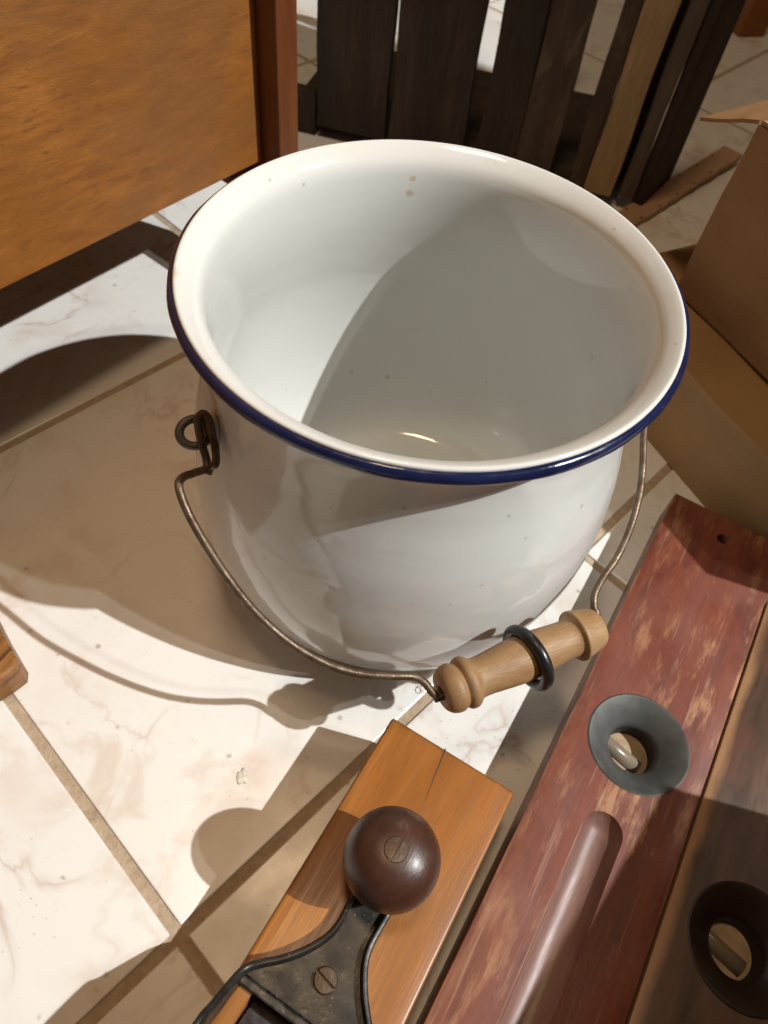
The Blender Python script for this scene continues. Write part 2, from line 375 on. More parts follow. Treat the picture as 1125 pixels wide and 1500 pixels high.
def catmull(pts, k=6, closed=False):
    P = [Vector(p) for p in pts]; n = len(P); out = []
    rng = range(n) if closed else range(n - 1)
    for i in rng:
        if closed: a, b, c, d = P[(i - 1) % n], P[i], P[(i + 1) % n], P[(i + 2) % n]
        else: a, b, c, d = P[max(i - 1, 0)], P[i], P[i + 1], P[min(i + 2, n - 1)]
        for j in range(k):
            t = j / k
            out.append(0.5 * ((2 * b) + (c - a) * t + (2 * a - 5 * b + 4 * c - d) * t * t + (-a + 3 * b - 3 * c + d) * t ** 3))
    if not closed: out.append(P[-1])
    return out
def tube_me(pts, rad, n=14, closed=False):
    vs, fs = [], []; N = len(pts)
    tans = []
    for i in range(N):
        a = pts[(i - 1) % N] if closed or i > 0 else pts[i]
        b = pts[(i + 1) % N] if closed or i < N - 1 else pts[i]
        tans.append((b - a).normalized())
    nrm = tans[0].orthogonal().normalized()
    for i in range(N):
        nrm = (nrm - tans[i] * nrm.dot(tans[i])).normalized()
        bi = tans[i].cross(nrm)
        for k in range(n):
            a = 2 * math.pi * k / n
            vs.append(pts[i] + (nrm * math.cos(a) + bi * math.sin(a)) * rad)
    for i in range(N if closed else N - 1):
        j = (i + 1) % N
        sh = 0
        for k in range(n): fs.append((i * n + k, i * n + (k + 1) % n, j * n + (k + 1) % n, j * n + k))
    if not closed:
        fs.append(tuple(range(n - 1, -1, -1))); fs.append(tuple((N - 1) * n + k for k in range(n)))
    me = bpy.data.meshes.new('tube'); me.from_pydata([tuple(v) for v in vs], [], fs)
    bm = bmesh.new(); bm.from_mesh(me); bmesh.ops.recalc_face_normals(bm, faces=bm.faces[:]); bm.to_mesh(me); bm.free()
    return me
def prism_me(poly, z0, z1, bev=0.0, seg=2):
    bm = bmesh.new()
    vs = [bm.verts.new((x, y, z0)) for x, y in poly]
    f = bm.faces.new(vs)
    ex = bmesh.ops.extrude_face_region(bm, geom=[f])
    for e in ex['geom']:
        if isinstance(e, bmesh.types.BMVert): e.co.z = z1
    if bev:
        es = [e for e in bm.edges if abs(e.verts[0].co.z - z1) < 1e-6 and abs(e.verts[1].co.z - z1) < 1e-6]
        bmesh.ops.bevel(bm, geom=es, offset=bev, segments=seg, profile=0.5, affect='EDGES')
    return bm_mesh(bm)
def boolean(me, cutters):
    """subtract cutter meshes from me; returns a new mesh"""
    o = bpy.data.objects.new('tmp', me); COL.objects.link(o); cs = []
    for c in cutters:
        co = bpy.data.objects.new('tmpc', c); COL.objects.link(co); cs.append(co)
        md = o.modifiers.new('b', 'BOOLEAN'); md.operation = 'DIFFERENCE'; md.object = co; md.solver = 'EXACT'
    dg = bpy.context.evaluated_depsgraph_get()
    out = bpy.data.meshes.new_from_object(o.evaluated_get(dg))
    for x in cs + [o]: bpy.data.objects.remove(x)
    return out
def shade_angle(me, deg=35):
    bm = bmesh.new(); bm.from_mesh(me)
    for f in bm.faces: f.smooth = True
    for e in bm.edges:
        e.smooth = not (len(e.link_faces) == 2 and e.calc_face_angle(0) > R(deg))
    bm.to_mesh(me); bm.free()
    return me

# ------------------------------------------------------------------ floor
TS, GAP = 0.33409, 0.0061
ang = R(51.4137)
org = Vector((-0.5548191, 0.24240217)) * (0.41573 / 3.3643)      # a grout crossing
fl = link('floor', box_me(-4, 4, -2.5, 5, -0.05, -0.0014), T['grout'])
fl['kind'] = 'structure'
tme = box_me(-(TS - GAP) / 2, (TS - GAP) / 2, -(TS - GAP) / 2, (TS - GAP) / 2, -0.01, 0.0, 0.0009, 2)
tme.materials.append(T['tile'])
ux, uy = Vector((math.cos(ang), math.sin(ang))), Vector((-math.sin(ang), math.cos(ang)))
for i in range(-6, 9):
    for j in range(-6, 9):
        c = org + ux * (i + 0.5) * TS + uy * (j + 0.5) * TS
        if (c - Vector((0.1, 0.75))).length > 1.75: continue
        t = link('tile', tme, None, fl)
        t.location = (c.x, c.y, random.uniform(-0.0002, 0.0002))
        t.rotation_euler = (0, 0, ang + random.choice((0, 1, 2, 3)) * math.pi / 2)

# ------------------------------------------------------------------ enamel pot
Sx = 0.118
PX, PY = 0.00622646, 0.28152221
pot = thing('enamel_pot', 'white enamel pot with navy blue rim and wire bail handle on the tiles', 'pot', (PX, PY, 0))
def zd(d): return (1.8 - d) * Sx
outer = [(0.0, 1.79), (0.70, 1.79), (0.755, 1.80), (0.80, 1.785), (0.845, 1.745), (0.895, 1.67), (0.945, 1.57), (0.985, 1.45), (1.012, 1.30), (1.021, 1.15), (1.018, 1.0), (1.003, 0.85), (0.980, 0.70), (0.945, 0.55), (0.914, 0.42), (0.893, 0.30), (0.884, 0.21), (0.887, 0.14), (0.899, 0.085), (0.922, 0.047), (0.948, 0.026), (0.966, 0.014)]
rimtop = [(0.972, -0.016), (0.962, -0.024), (0.948, -0.018)]
inner = [(0.930, -0.006), (0.910, 0.010), (0.890, 0.032), (0.876, 0.062), (0.868, 0.11), (0.866, 0.20), (0.874, 0.30), (0.893, 0.42), (0.922, 0.55), (0.959, 0.70), (0.982, 0.85), (0.997, 1.0), (1.0, 1.15), (0.991, 1.30), (0.964, 1.45), (0.923, 1.57), (0.868, 1.67), (0.80, 1.735), (0.72, 1.765), (0.60, 1.772), (0.0, 1.775)]
prof = [Vector((r, d, 0)) for r, d in outer + rimtop + inner]
prof = catmull(prof, 4)
prof = [(max(0.0, p.x) * Sx, zd(p.y)) for p in prof]
prof[0] = (0.0, prof[0][1]); prof[-1] = (0.0, prof[-1][1])
link('body', lathe_me(prof, 160), T['enamel'], pot, smooth=True)
# rolled blue bead: a slightly uneven torus hugging the lip
vs, fs = [], []
NU, NV = 240, 20
for i in range(NU):
    a = 2 * math.pi * i / NU
    wob = 0.00012 * math.sin(5 * a + 1) + 0.0001 * math.sin(11 * a) + 0.00008 * math.sin(23 * a + 2)
    for k in range(NV):
        b = 2 * math.pi * k / NV
        rr = 0.971 * Sx + (0.0031 + wob) * math.cos(b)
        vs.append((rr * math.cos(a), rr * math.sin(a), zd(0.014) + (0.0031 + wob) * math.sin(b)))
for i in range(NU):
    for k in range(NV):
        j, l = (i + 1) % NU, (k + 1) % NV
        fs.append((i * NV + k, j * NV + k, j * NV + l, i * NV + l))
me = bpy.data.meshes.new('bead'); me.from_pydata(vs, [], fs)
rim = link('rim', me, T['blue'], pot, smooth=True)
rim['label'] = 'navy blue rolled rim with small chips'

AX = Vector((0.8503, 0.5263, 0)).normalized()
G = Vector((0.0717, -0.1216, 0.0895))
UP = Vector((0, 0, 1))
def mir(p_): return p_ - AX * (2 * p_.dot(AX))
eye = [(-0.0953, -0.0942, 0.16), (-0.0927, -0.0881, 0.156), (-0.0892, -0.0806, 0.1525), (-0.0931, -0.0725, 0.159), (-0.0952, -0.0681, 0.1635), (-0.0956, -0.0655, 0.167), (-0.094, -0.0631, 0.168), (-0.0912, -0.0647, 0.167), (-0.0884, -0.0703, 0.163), (-0.0858, -0.0758, 0.159), (-0.0850, -0.0802, 0.155), (-0.0874, -0.0808, 0.1525), (-0.0884, -0.0826, 0.150)]
left = [(0.0380, -0.1440, 0.0893), (0.0306, -0.1471, 0.0900), (0.0245, -0.1435, 0.094), (0.0185, -0.1428, 0.0972), (0.0073, -0.1454, 0.1), (-0.0053, -0.1472, 0.102), (-0.0181, -0.1474, 0.1055), (-0.031, -0.1453, 0.1105), (-0.0441, -0.1414, 0.1175), (-0.0571, -0.1355, 0.127), (-0.0685, -0.1285, 0.138), (-0.0806, -0.1183, 0.148), (-0.0892, -0.1098, 0.157), (-0.0945, -0.1017, 0.163)]
EYE = [Vector(e) for e in eye]
PIV = Vector((0, 0, 0.16))
g_ = G - PIV; U = (g_ - AX * g_.dot(AX)).normalized()
def bp(a, u): return PIV + AX * a + U * u
R_ = [(0.0360, 0.1535), (0.0445, 0.1520), (0.0450, 0.1480), (0.0481, 0.1420), (0.0566, 0.1356), (0.0688, 0.1284), (0.0835, 0.1159), (0.0966, 0.1004), (0.1047, 0.0869), (0.1110, 0.0743), (0.1190, 0.0600), (0.1270, 0.0440), (0.1325, 0.0320)]
path = [Vector(p_) for p_ in left] + EYE
path = path[::-1] + [bp(a, u) for a, u in R_] + [mir(e) for e in EYE]
bail = link('bail', tube_me(catmull(path, 7), 0.0019, 12), T['wire'], pot, smooth=True)
bail['label'] = 'rusty wire bail handle'
# the ears: a ring on an enamelled lug, one on each side
EC = Vector((-0.0978, -0.0668, 0.1585)); ER = Vector((EC.x, EC.y, 0)).normalized()
ET = (ER.cross(UP) * 0.80 + UP * 0.60).normalized()
EN = ER.cross(ET)
for s_ in (0, 1):
    f_ = mir if s_ else (lambda p_: p_)
    ring = [f_(EC + ER * 0.0070 * math.cos(t) + ET * 0.0062 * math.sin(t)) for t in [2 * math.pi * k / 32 for k in range(32)]]
    e = link('ear', tube_me(ring, 0.0021, 12, True), T['steel'], pot, smooth=True)
    lug = bmesh.new(); bmesh.ops.create_uvsphere(lug, u_segments=28, v_segments=18, radius=1.0)
    for v in lug.verts:
        c = v.co.copy()
        v.co = f_(ER * (0.1108 + 0.0021 * c.x) + ER.cross(UP) * 0.0080 * c.y + UP * (0.1525 + 0.013 * c.z) + ER * (-0.20 * 0.013 * c.z))
    link('lug', bm_mesh(lug), T['enamel'], e, smooth=True)
    rm = [f_(ER * (0.1128 - 0.0022 * math.sin(t)) + ER.cross(UP) * 0.0075 * math.cos(t) + UP * (0.1545 + 0.0105 * math.sin(t))) for t in [2 * math.pi * k / 30 for k in range(30)]]
    bm = bmesh.new(); bmesh.ops.create_uvsphere(bm, u_segments=20, v_segments=12, radius=1.0)
    for v in bm.verts:
        c = v.co.copy(); v.co = f_(ER * (0.1125 + 0.0024 * c.x) + ER.cross(UP) * 0.0034 * c.y + UP * (0.1575 + 0.0050 * c.z))
    link('rivet', bm_mesh(bm), T['rust'], e, smooth=True)
# the turned grip
gp = [(0.0030, -0.0440), (0.0042, -0.0455), (0.0085, -0.0452), (0.0108, -0.0430), (0.0119, -0.0400), (0.0118, -0.0375), (0.0108, -0.0356), (0.0112, -0.0349), (0.0125, -0.0335), (0.0129, -0.0315), (0.0122, -0.0295), (0.0108, -0.0280), (0.0100, -0.0262), (0.0099, -0.0220), (0.0105, -0.0150), (0.0113, -0.0070), (0.0116, 0.0), (0.0113, 0.0080), (0.0105, 0.0170), (0.0099, 0.0240), (0.0100, 0.0275), (0.0108, 0.0300), (0.0130, 0.0312), (0.0131, 0.0330), (0.0124, 0.0360), (0.0112, 0.0410), (0.0102, 0.0442), (0.0085, 0.0455), (0.0042, 0.0457), (0.0030, 0.0440)]
gq = [(p.x, p.y) for p in catmull([Vector((r, h, 0)) for r, h in gp], 3)]
grip = link('grip', lathe_me(gq, 56, axis='X'), T['grip'], pot, smooth=True)
grip.location = G
grip.rotation_euler = (0, 0, math.atan2(AX.y, AX.x))
grip['label'] = 'turned pale wooden grip on the bail'
link('bore', lathe_me([(0.0, -0.0436), (0.0041, -0.0437)], 20, axis='X'), T['hole'], grip)
rg = []
for k in range(48):
    a = 2 * math.pi * k / 48
    rg.append(Vector((0.0015 * math.sin(a), 0.0147 * math.cos(a), 0.0147 * math.sin(a))))
ring = link('ring', tube_me(rg, 0.0031, 16, True), T['black'], grip, smooth=True)
ring.location = (0.0035, -0.0004, -0.0012)
ring.rotation_euler = (0, R(-6), R(7))
ring['label'] = 'black ring around the wooden grip'

# ------------------------------------------------------------------ spirit levels
LA = R(65.2); ltd = Vector((math.cos(LA), math.sin(LA))); lnd = Vector((math.sin(LA), -math.cos(LA)))
LW, LT = 0.0772, 0.030
def capsule(y0, y1, zc, rad, n=40):
    """a cylinder along y with a ball at its far end"""
    pr = [(0.0, y0)] + [(rad, y0)] + [(rad * math.cos(a), y1 + rad * math.sin(a)) for a in [i * math.pi / 2 / 14 for i in range(15)]]
    pr[-1] = (0.0, y1 + rad)
    m_ = lathe_me(pr, n)
    for v in m_.vertices: v.co = Vector((v.co.x, v.co.z, v.co.y + zc))
    bm = bmesh.new(); bm.from_mesh(m_); bmesh.ops.recalc_face_normals(bm, faces=bm.faces[:]); bm.to_mesh(m_); bm.free()
    return m_
def cyl(x, y, z0, z1, r_, n=64):
    m_ = lathe_me([(0, z0), (r_, z0), (r_, z1), (0, z1)], n)
    for v in m_.vertices: v.co += Vector((x, y, 0))
    return m_
def level(name, label, ncen, tport, tend, body_m, bez_m, lip, grp):
    pos = lnd * ncen + ltd * tport
    o = thing(name, label, 'spirit level', (pos.x, pos.y, 0), LA - math.pi / 2, grp)
    bme = box_me(-LW / 2, LW / 2, -0.36, tend - tport, 0.0, LT, 0.0009, 2)
    cut = [cyl(0, 0, -0.01, 0.06, 0.0284), capsule(-0.30, -0.0548, LT + 0.0036, 0.0111, 56), cyl(0.001, tend - tport - 0.0195, -0.01, 0.06, 0.0038, 32)]
    bme = shade_angle(boolean(bme, cut), 30)
    bme.materials.clear(); bme.materials.append(body_m)
    link('body', bme, body_m, o)
    bz = [(0.0284, 0.001), (0.0284, LT + 0.0002), (0.0276, LT + 0.0006), (0.0262, LT + lip), (0.0200, LT - 0.0042), (0.0150, LT - 0.0085), (0.0136, LT - 0.0100), (0.0132, LT - 0.0115)]
    b = link('bezel', shade_angle(lathe_me(bz, 72), 40), bez_m, o)
    link('bore', shade_angle(lathe_me([(0.0133, LT - 0.0112), (0.0131, LT - 0.0118), (0.0131, 0.001)], 48), 40), T['hole'], b)
    v = link('vial', capsule(-0.0128, 0.0080, 0, 0.0046, 24), T['vial'], o, smooth=True)
    v.location = (-0.0035, -0.001, 0.0080); v.rotation_euler = (0, 0, R(78))
    f = link('vial_seat', lathe_me([(0.0, 0.0015), (0.0130, 0.0015), (0.0130, 0.0085), (0.0, 0.0085)], 40), T['vialfit'], o)
    return o
ln0 = 0.0419
lv1 = level('spirit_level', 'worn red wooden spirit level lying beside the pot, grey round port and finger groove', ln0 + LW / 2, 0.2013, 0.3855, T['red'], T['bezel'], 0.0002, 'wooden spirit levels side by side')
lv2 = level('spirit_level', 'brown wooden spirit level with pale worn edge and dark port at the right edge', ln0 + LW * 1.5 + 0.0013, 0.1365, 0.337, T['brown'], T['darkbez'], 0.0002, 'wooden spirit levels side by side')

# ------------------------------------------------------------------ jack plane
JA = R(66); jtd = Vector((math.cos(JA), math.sin(JA))); jnd = Vector((math.sin(JA), -math.cos(JA)))
jp = jnd * -0.0015
JT = 0.045
jack = thing('hand_plane', 'orange wooden hand plane with black iron frame and round dark knob', 'hand plane', (jp.x, jp.y, 0), JA - math.pi / 2)
jb = box_me(-0.0358, 0.0358, -0.24, 0.134, 0, JT, 0.0016, 3)
cut = [box_me(-0.0255, 0.0255, -0.09, 0.0025, 0.012, 0.08)]
jbm = boolean(jb, cut); jbm.materials.clear(); jbm.materials.append(T['beech'])
link('stock', shade_angle(jbm, 30), T['beech'], jack)
# drying crack on the toe
cr = [(-0.0043, 0.1343, 0), (-0.0038, 0.130, 0), (-0.0026, 0.120, 0), (-0.0008, 0.106, 0)]
cv = []
for i, (x, y, z) in enumerate(cr):
    wd = 0.00035 * (1 - i / 3.4)
    cv.append((x - wd, y)); 
for i, (x, y, z) in reversed(list(enumerate(cr))):
    wd = 0.00035 * (1 - i / 3.4); cv.append((x + wd, y))
link('crack', prism_me(cv, JT - 0.001, JT + 0.00015), T['hole'], jack)
# iron frame: a dished plate with raised lips that run into the cheeks
lp = [(-0.0090, 0.0640), (-0.0088, 0.0560), (-0.0084, 0.0470), (-0.0082, 0.0400), (-0.0092, 0.0340), (-0.0121, 0.0278), (-0.0164, 0.0215), (-0.0222, 0.0150), (-0.0285, 0.0095), (-0.0330, 0.0040), (-0.0345, -0.0040), (-0.0354, -0.0130), (-0.0360, -0.0210), (-0.0362, -0.06), (-0.0362, -0.11)]
hz = [0.0065, 0.0068, 0.0070, 0.0072, 0.0074, 0.0078, 0.0080, 0.0082, 0.0085, 0.0100, 0.0150, 0.0210, 0.0260, 0.0330, 0.0300]
half = [(p_.x, p_.y) for p_ in catmull([Vector((a, b, 0)) for a, b in lp[:10]], 4)]
poly = half + [(0.0330, 0.0025)] + [(-a, b) for a, b in reversed(half)]
poly = half + [(-0.0330, 0.0028), (0.0330, 0.0028)] + [(-a, b) for a, b in reversed(half)]
nose = [(0.0090 * math.cos(t), 0.0640 + 0.012 * math.sin(t)) for t in [math.pi * k / 12 for k in range(1, 12)]]
link('frame_plate', prism_me(poly + nose, JT, JT + 0.0036, 0.0006), T['japan'], jack)
for s in (-1, 1):
    P3 = catmull([Vector((a, b, h)) for (a, b), h in zip(lp, hz)], 5)
    vs, fs = [], []
    for i, q in enumerate(P3):
        a = P3[max(0, i - 1)]; b = P3[min(len(P3) - 1, i + 1)]
        tn = Vector((b.x - a.x, b.y - a.y, 0)).normalized(); nr = Vector((tn.y, -tn.x, 0))
        if nr.x > 0: nr = -nr
        c = Vector((q.x, q.y, 0)); th = 0.0013
        top = JT + q.z
        sec = [c + nr * th, c + nr * th, c + nr * th * 0.5, c - nr * th * 0.5, c - nr * th, c - nr * (th + 0.0012)]
        zz = [JT, top - 0.0007, top, top, top - 0.0008, JT]
        for p_, z in zip(sec, zz): vs.append((p_.x * (-s), p_.y, z))
    for i in range(len(P3) - 1):
        for k in range(5):
            fs.append((i * 6 + k, i * 6 + k + 1, (i + 1) * 6 + k + 1, (i + 1) * 6 + k))
    fs.append(tuple(range(6))); fs.append(tuple((len(P3) - 1) * 6 + k for k in range(6)))
    me = bpy.data.meshes.new('cheek'); me.from_pydata(vs, [], fs)
    bm = bmesh.new(); bm.from_mesh(me); bmesh.ops.recalc_face_normals(bm, faces=bm.faces[:])
    bmesh.ops.subdivide_edges(bm, edges=[e for e in bm.edges if e.calc_length() > 0.004], cuts=1); bm.to_mesh(me); bm.free()
    link('cheek', shade_angle(me, 50), T['japan'], jack)
link('throat_bar', box_me(-0.0325, 0.0325, -0.0010, 0.0026, JT - 0.006, JT + 0.0046, 0.0008), T['japan'], jack)
# frog, iron and cap behind the throat, mostly below the picture
fr = link('frog', box_me(-0.024, 0.024, -0.09, -0.030, 0.014, JT + 0.012, 0.002), T['japan'], jack)
ir = link('blade', box_me(-0.0245, 0.0245, -0.0015, 0.0015, -0.045, 0.06, 0.0005), T['steel'], jack)
ir.location = (0, -0.028, JT + 0.008); ir.rotation_euler = (R(45), 0, 0)
def screw(parent, loc, rad, ang_, h=0.0016):
    m_ = shade_angle(lathe_me([(rad, 0), (rad, h * 0.6), (rad * 0.9, h * 0.9), (rad * 0.5, h), (0, h)], 36), 40)
    slot = box_me(-rad * 1.2, rad * 1.2, -rad * 0.14, rad * 0.14, h * 0.1, h * 2)
    mt = Matrix.Rotation(ang_, 4, 'Z')
    for v in slot.vertices: v.co = mt @ v.co
    m_ = lathe_me([(0, -0.0005), (rad, -0.0005), (rad, h * 0.6), (rad * 0.9, h * 0.9), (rad * 0.5, h), (0, h)], 36)
    m2 = boolean(m_, [slot]); m2.materials.clear(); m2.materials.append(T['screw'])
    return link('screw', shade_angle(m2, 40), T['screw'], parent, loc=loc)
screw(jack, (-0.0015, 0.0185, JT + 0.0034), 0.0052, R(-12), 0.0024)
# the knob
kp = [(0.0110, 0.0), (0.0112, 0.002), (0.0104, 0.004), (0.0108, 0.006), (0.0140, 0.0105), (0.0182, 0.0165), (0.0206, 0.0230), (0.0211, 0.0285), (0.0203, 0.0345), (0.0178, 0.0400), (0.0140, 0.0440), (0.0090, 0.0465), (0.0045, 0.0474), (0.0, 0.0476)]
kq = [(max(p_.x, 0), p_.y) for p_ in catmull([Vector((r_, h, 0)) for r_, h in kp], 4)]; kq[-1] = (0, kq[-1][1])
kn = link('knob', lathe_me(kq, 72), T['knob'], jack, smooth=True, loc=(-0.0013, 0.0685, JT + 0.0034))
kn['label'] = 'round dark turned knob with a slotted screw'
screw(kn, (0, 0, 0.0455), 0.0053, R(88), 0.0026)

# ------------------------------------------------------------------ golden cabinet at the upper left
CA = R(57.2)
cab = thing('oak_cabinet', 'golden oak cabinet panel raised above the floor behind the pot', 'cabinet', (-0.132, 0.532, 0), CA - math.pi / 2)
# local x = out of the panel, y = along the panel to the right, z up
ZB = 0.112
link('panel', box_me(-0.016, 0.0, -0.95, 0.0, ZB, 0.72, 0.0012), T['oak'], cab)
link('post', box_me(-0.02, 0.0185, 0.0005, 0.0205, ZB - 0.012, 0.72, 0.0012), T['oakpost'], cab)
link('runner', box_me(-0.30, 0.115, -0.0205, 0.0075, ZB - 0.020, ZB - 0.0125, 0.001), T['oakpost'], cab)
link('side_panel', box_me(-0.32, -0.0205, 0.003, 0.018, ZB + 0.02, 0.72, 0.001), T['oakpost'], cab)
for (x0, y0) in ((-0.045, -0.94), (-0.30, -0.94), (-0.30, -0.05)):
    link('leg', box_me(x0, x0 + 0.03, y0, y0 + 0.03, 0.0, ZB + (0.0 if y0 < -0.5 else -0.0205), 0.001), T['oakpost'], cab)
link('bottom', box_me(-0.305, -0.017, -0.945, -0.021, ZB + 0.001, ZB + 0.012), T['oakpost'], cab)

# ------------------------------------------------------------------ slatted crate
KA = R(171 - 180)
crt = thing('slatted_crate', 'dark slatted wooden crate with a pale corner post behind the pot', 'crate', (0.195, 0.74, 0), KA)
# local x runs along the front to the right (negative = left), y away from the camera
def slat(x0, x1, mat, y=0.0, z1=0.34, z0=0.012, th=0.012, rough=0.0015):
    m_ = box_me(x0, x1, y, y + th, z0, z1, 0.0, 2, 0.0)
    bm = bmesh.new(); bm.from_mesh(m_)
    bmesh.ops.subdivide_edges(bm, edges=[e for e in bm.edges if abs(e.verts[0].co.z - e.verts[1].co.z) > 0.1], cuts=24)
    for v in bm.verts:
        v.co.x += rough * 0.5 * math.sin(v.co.z * 41 + x0 * 900 + (1.7 if v.co.x > (x0 + x1) / 2 else 0)) + random.uniform(-rough, rough) * 0.10; v.co.y += random.uniform(-rough, rough) * 0.1
    bmesh.ops.bevel(bm, geom=[e for e in bm.edges if e.calc_face_angle(0) > 1.0], offset=0.0008, segments=1, affect='EDGES')
    bm.to_mesh(m_); bm.free()
    return link('slat', m_, mat, crt)
slat(-0.3345, -0.2578, T['crate']); slat(-0.2530, -0.1725, T['crate']); slat(-0.1570, -0.1165, T['crate']); slat(-0.1160, -0.0765, T['crate_m'], 0.002)
po = slat(-0.0375, -0.0095, T['pale'], -0.006, th=0.03, rough=0.0018); po.name = 'post'
slat(-0.0550, -0.0385, T['crate_m'], 0.002)
slat(-0.0012, 0.0135, T['crate_g'], 0.0)
slat(-0.020, 0.006, T['crate'], 0.034)
link('rail', box_me(-0.42, -0.336, 0.001, 0.013, 0.0, 0.046, 0.001), T['crate'], crt)
for x0, x1 in ((-0.345, -0.335), (-0.275, -0.205), (-0.140, -0.100)): slat(x0, x1, T['crate'], 0.19)
link('bottom_board', box_me(-0.37, 0.0, 0.0125, 0.20, 0.010, 0.020, 0.001), T['crate'], crt)
link('rail', box_me(-0.335, -0.0475, 0.0125, 0.024, 0.255, 0.30, 0.001), T['crate'], crt)
sd = link('slat', box_me(-0.012, 0.0, 0.0, 0.073, 0.004, 0.34, 0.0012, 1), T['crate'], crt, loc=(0.0250, 0.0005, 0), rot=(0, 0, R(-22)))

def card_wall(x0, x1, y, z0, z1, th=0.003, amp=0.0012, ragged=0.0006, nx=48, nz=14):
    bm = bmesh.new(); g = []
    for j in range(nz + 1):
        row = []
        for i in range(nx + 1):
            x = x0 + (x1 - x0) * i / nx; t_ = j / nz; z = z0 + (z1 - z0) * t_
            if j == nz: z += random.uniform(-ragged, ragged)
            bul = amp * math.sin(math.pi * t_) * (math.sin(17 * x + 2.0 * t_) + 0.6 * math.sin(43 * x - 3 * t_)) + amp * 0.5 * math.exp(-((t_ - 0.62 + 0.6 * (x - x0)) / 0.035) ** 2)
            row.append(bm.verts.new((x, y - bul, z)))
        g.append(row)
    for j in range(nz):
        for i in range(nx): bm.faces.new((g[j][i], g[j][i + 1], g[j + 1][i + 1], g[j + 1][i]))
    ex = bmesh.ops.extrude_face_region(bm, geom=bm.faces[:])
    for e in ex['geom']:
        if isinstance(e, bmesh.types.BMVert): e.co.y += th
    return shade_angle(bm_mesh(bm), 40)
# ------------------------------------------------------------------ cartons on the right
BA = R(-58)
ud = Vector((math.cos(BA), math.sin(BA))); nd = Vector((-math.sin(BA), math.cos(BA)))     # ud along the wall towards the viewer, nd into the box
c0 = Vector((0.1967, 0.4112)) - ud * 0.115
low = thing('flat_carton', 'low tan cardboard carton on the floor right of the pot', 'carton', (c0.x, c0.y, 0), BA)
# local x along the wall, y into the carton
CH = 0.072
link('wall', card_wall(0, 0.42, 0, 0, CH), T['card2'], low)
link('wall', box_me(0, 0.003, 0.0035, 0.30, 0, CH - 0.0005, 0.0006, 1), T['card2'], low)
link('wall', box_me(0.417, 0.42, 0.0035, 0.30, 0, CH - 0.0005, 0.0006, 1), T['card2'], low)
link('wall', box_me(0.0035, 0.4165, 0.297, 0.30, 0, CH - 0.0005, 0.0006, 1), T['card2'], low)
fm = bmesh.new()
g = bmesh.ops.create_grid(fm, x_segments=40, y_segments=10, size=0.5)
for v in fm.verts:
    x, y = v.co.x + 0.5, v.co.y + 0.5
    v.co = Vector((-0.001 + x * 0.422, -0.002 + y * 0.305, CH + 0.0015 + 0.0012 * math.sin(9 * x + 1) * (1 - y) ** 2 + 0.0006 * math.sin(31 * x)))
ex = bmesh.ops.extrude_face_region(fm, geom=fm.faces[:])
for e in ex['geom']:
    if isinstance(e, bmesh.types.BMVert): e.co.z += 0.0026
link('lid', bm_mesh(fm), T['card2'], low, smooth=False)
tall = thing('cardboard_box', 'open brown cardboard box with torn flap standing on the low carton', 'box', (c0.x, c0.y, 0), BA)
y0 = 0.046; xA = 0.045; zt = 0.205; z0 = CH + 0.0062
link('wall', card_wall(xA, 0.345, y0, z0, zt, amp=0.0018), T['card'], tall)
link('wall', box_me(xA, xA + 0.003, y0 + 0.0032, 0.29, z0, zt, 0.0008, 1), T['card'], tall)
link('wall', box_me(0.342, 0.345, y0 + 0.0032, 0.29, z0, zt, 0.0008, 1), T['card'], tall)
link('wall', box_me(xA + 0.0032, 0.3418, 0.287, 0.29, z0, zt, 0.0008, 1), T['card'], tall)
link('bottom', box_me(xA + 0.0032, 0.3418, y0 + 0.0032, 0.2868, z0, z0 + 0.003), T['card'], tall)
# torn flap folded outwards over the far wall
def sheet(name, quad, th, mat, parent, nx=8, ny=4, warp=0.0):
    a, b, c, d = [Vector(q) for q in quad]
    bm = bmesh.new(); grid = []
    for j in range(ny + 1):
        row = []
        for i in range(nx + 1):
            s_, t_ = i / nx, j / ny
            p_ = (a * (1 - s_) + b * s_) * (1 - t_) + (d * (1 - s_) + c * s_) * t_
            p_.z += warp * math.sin(math.pi * s_) + random.uniform(-1, 1) * warp * 0.05
            if name == 'flap' and (j in (0, ny) or i in (0, nx)): p_ += Vector((random.uniform(-1, 1), random.uniform(-1, 1), 0)) * 0.0012
            row.append(bm.verts.new(p_))
        grid.append(row)
    for j in range(ny):
        for i in range(nx): bm.faces.new((grid[j][i], grid[j][i + 1], grid[j + 1][i + 1], grid[j + 1][i]))
    bm.normal_update()
    ex = bmesh.ops.extrude_face_region(bm, geom=bm.faces[:])
    for e in ex['geom']:
        if isinstance(e, bmesh.types.BMVert): e.co.z -= th
    return link(name, bm_mesh(bm), mat, parent)
sheet('flap', [(xA - 0.001, y0 + 0.001, zt + 0.003), (xA + 0.012, y0 + 0.16, zt + 0.006), (xA - 0.030, y0 + 0.12, zt - 0.006), (xA - 0.050, y0 + 0.006, zt - 0.020)], 0.0025, T['card'], tall, warp=0.004)
sheet('flap', [(xA, y0 + 0.001, zt + 0.0035), (0.343, y0 + 0.001, zt + 0.0035), (0.335, y0 + 0.06, zt + 0.001), (xA + 0.03, y0 + 0.06, zt + 0.001)], 0.0025, T['card2'], tall, warp=0.002)

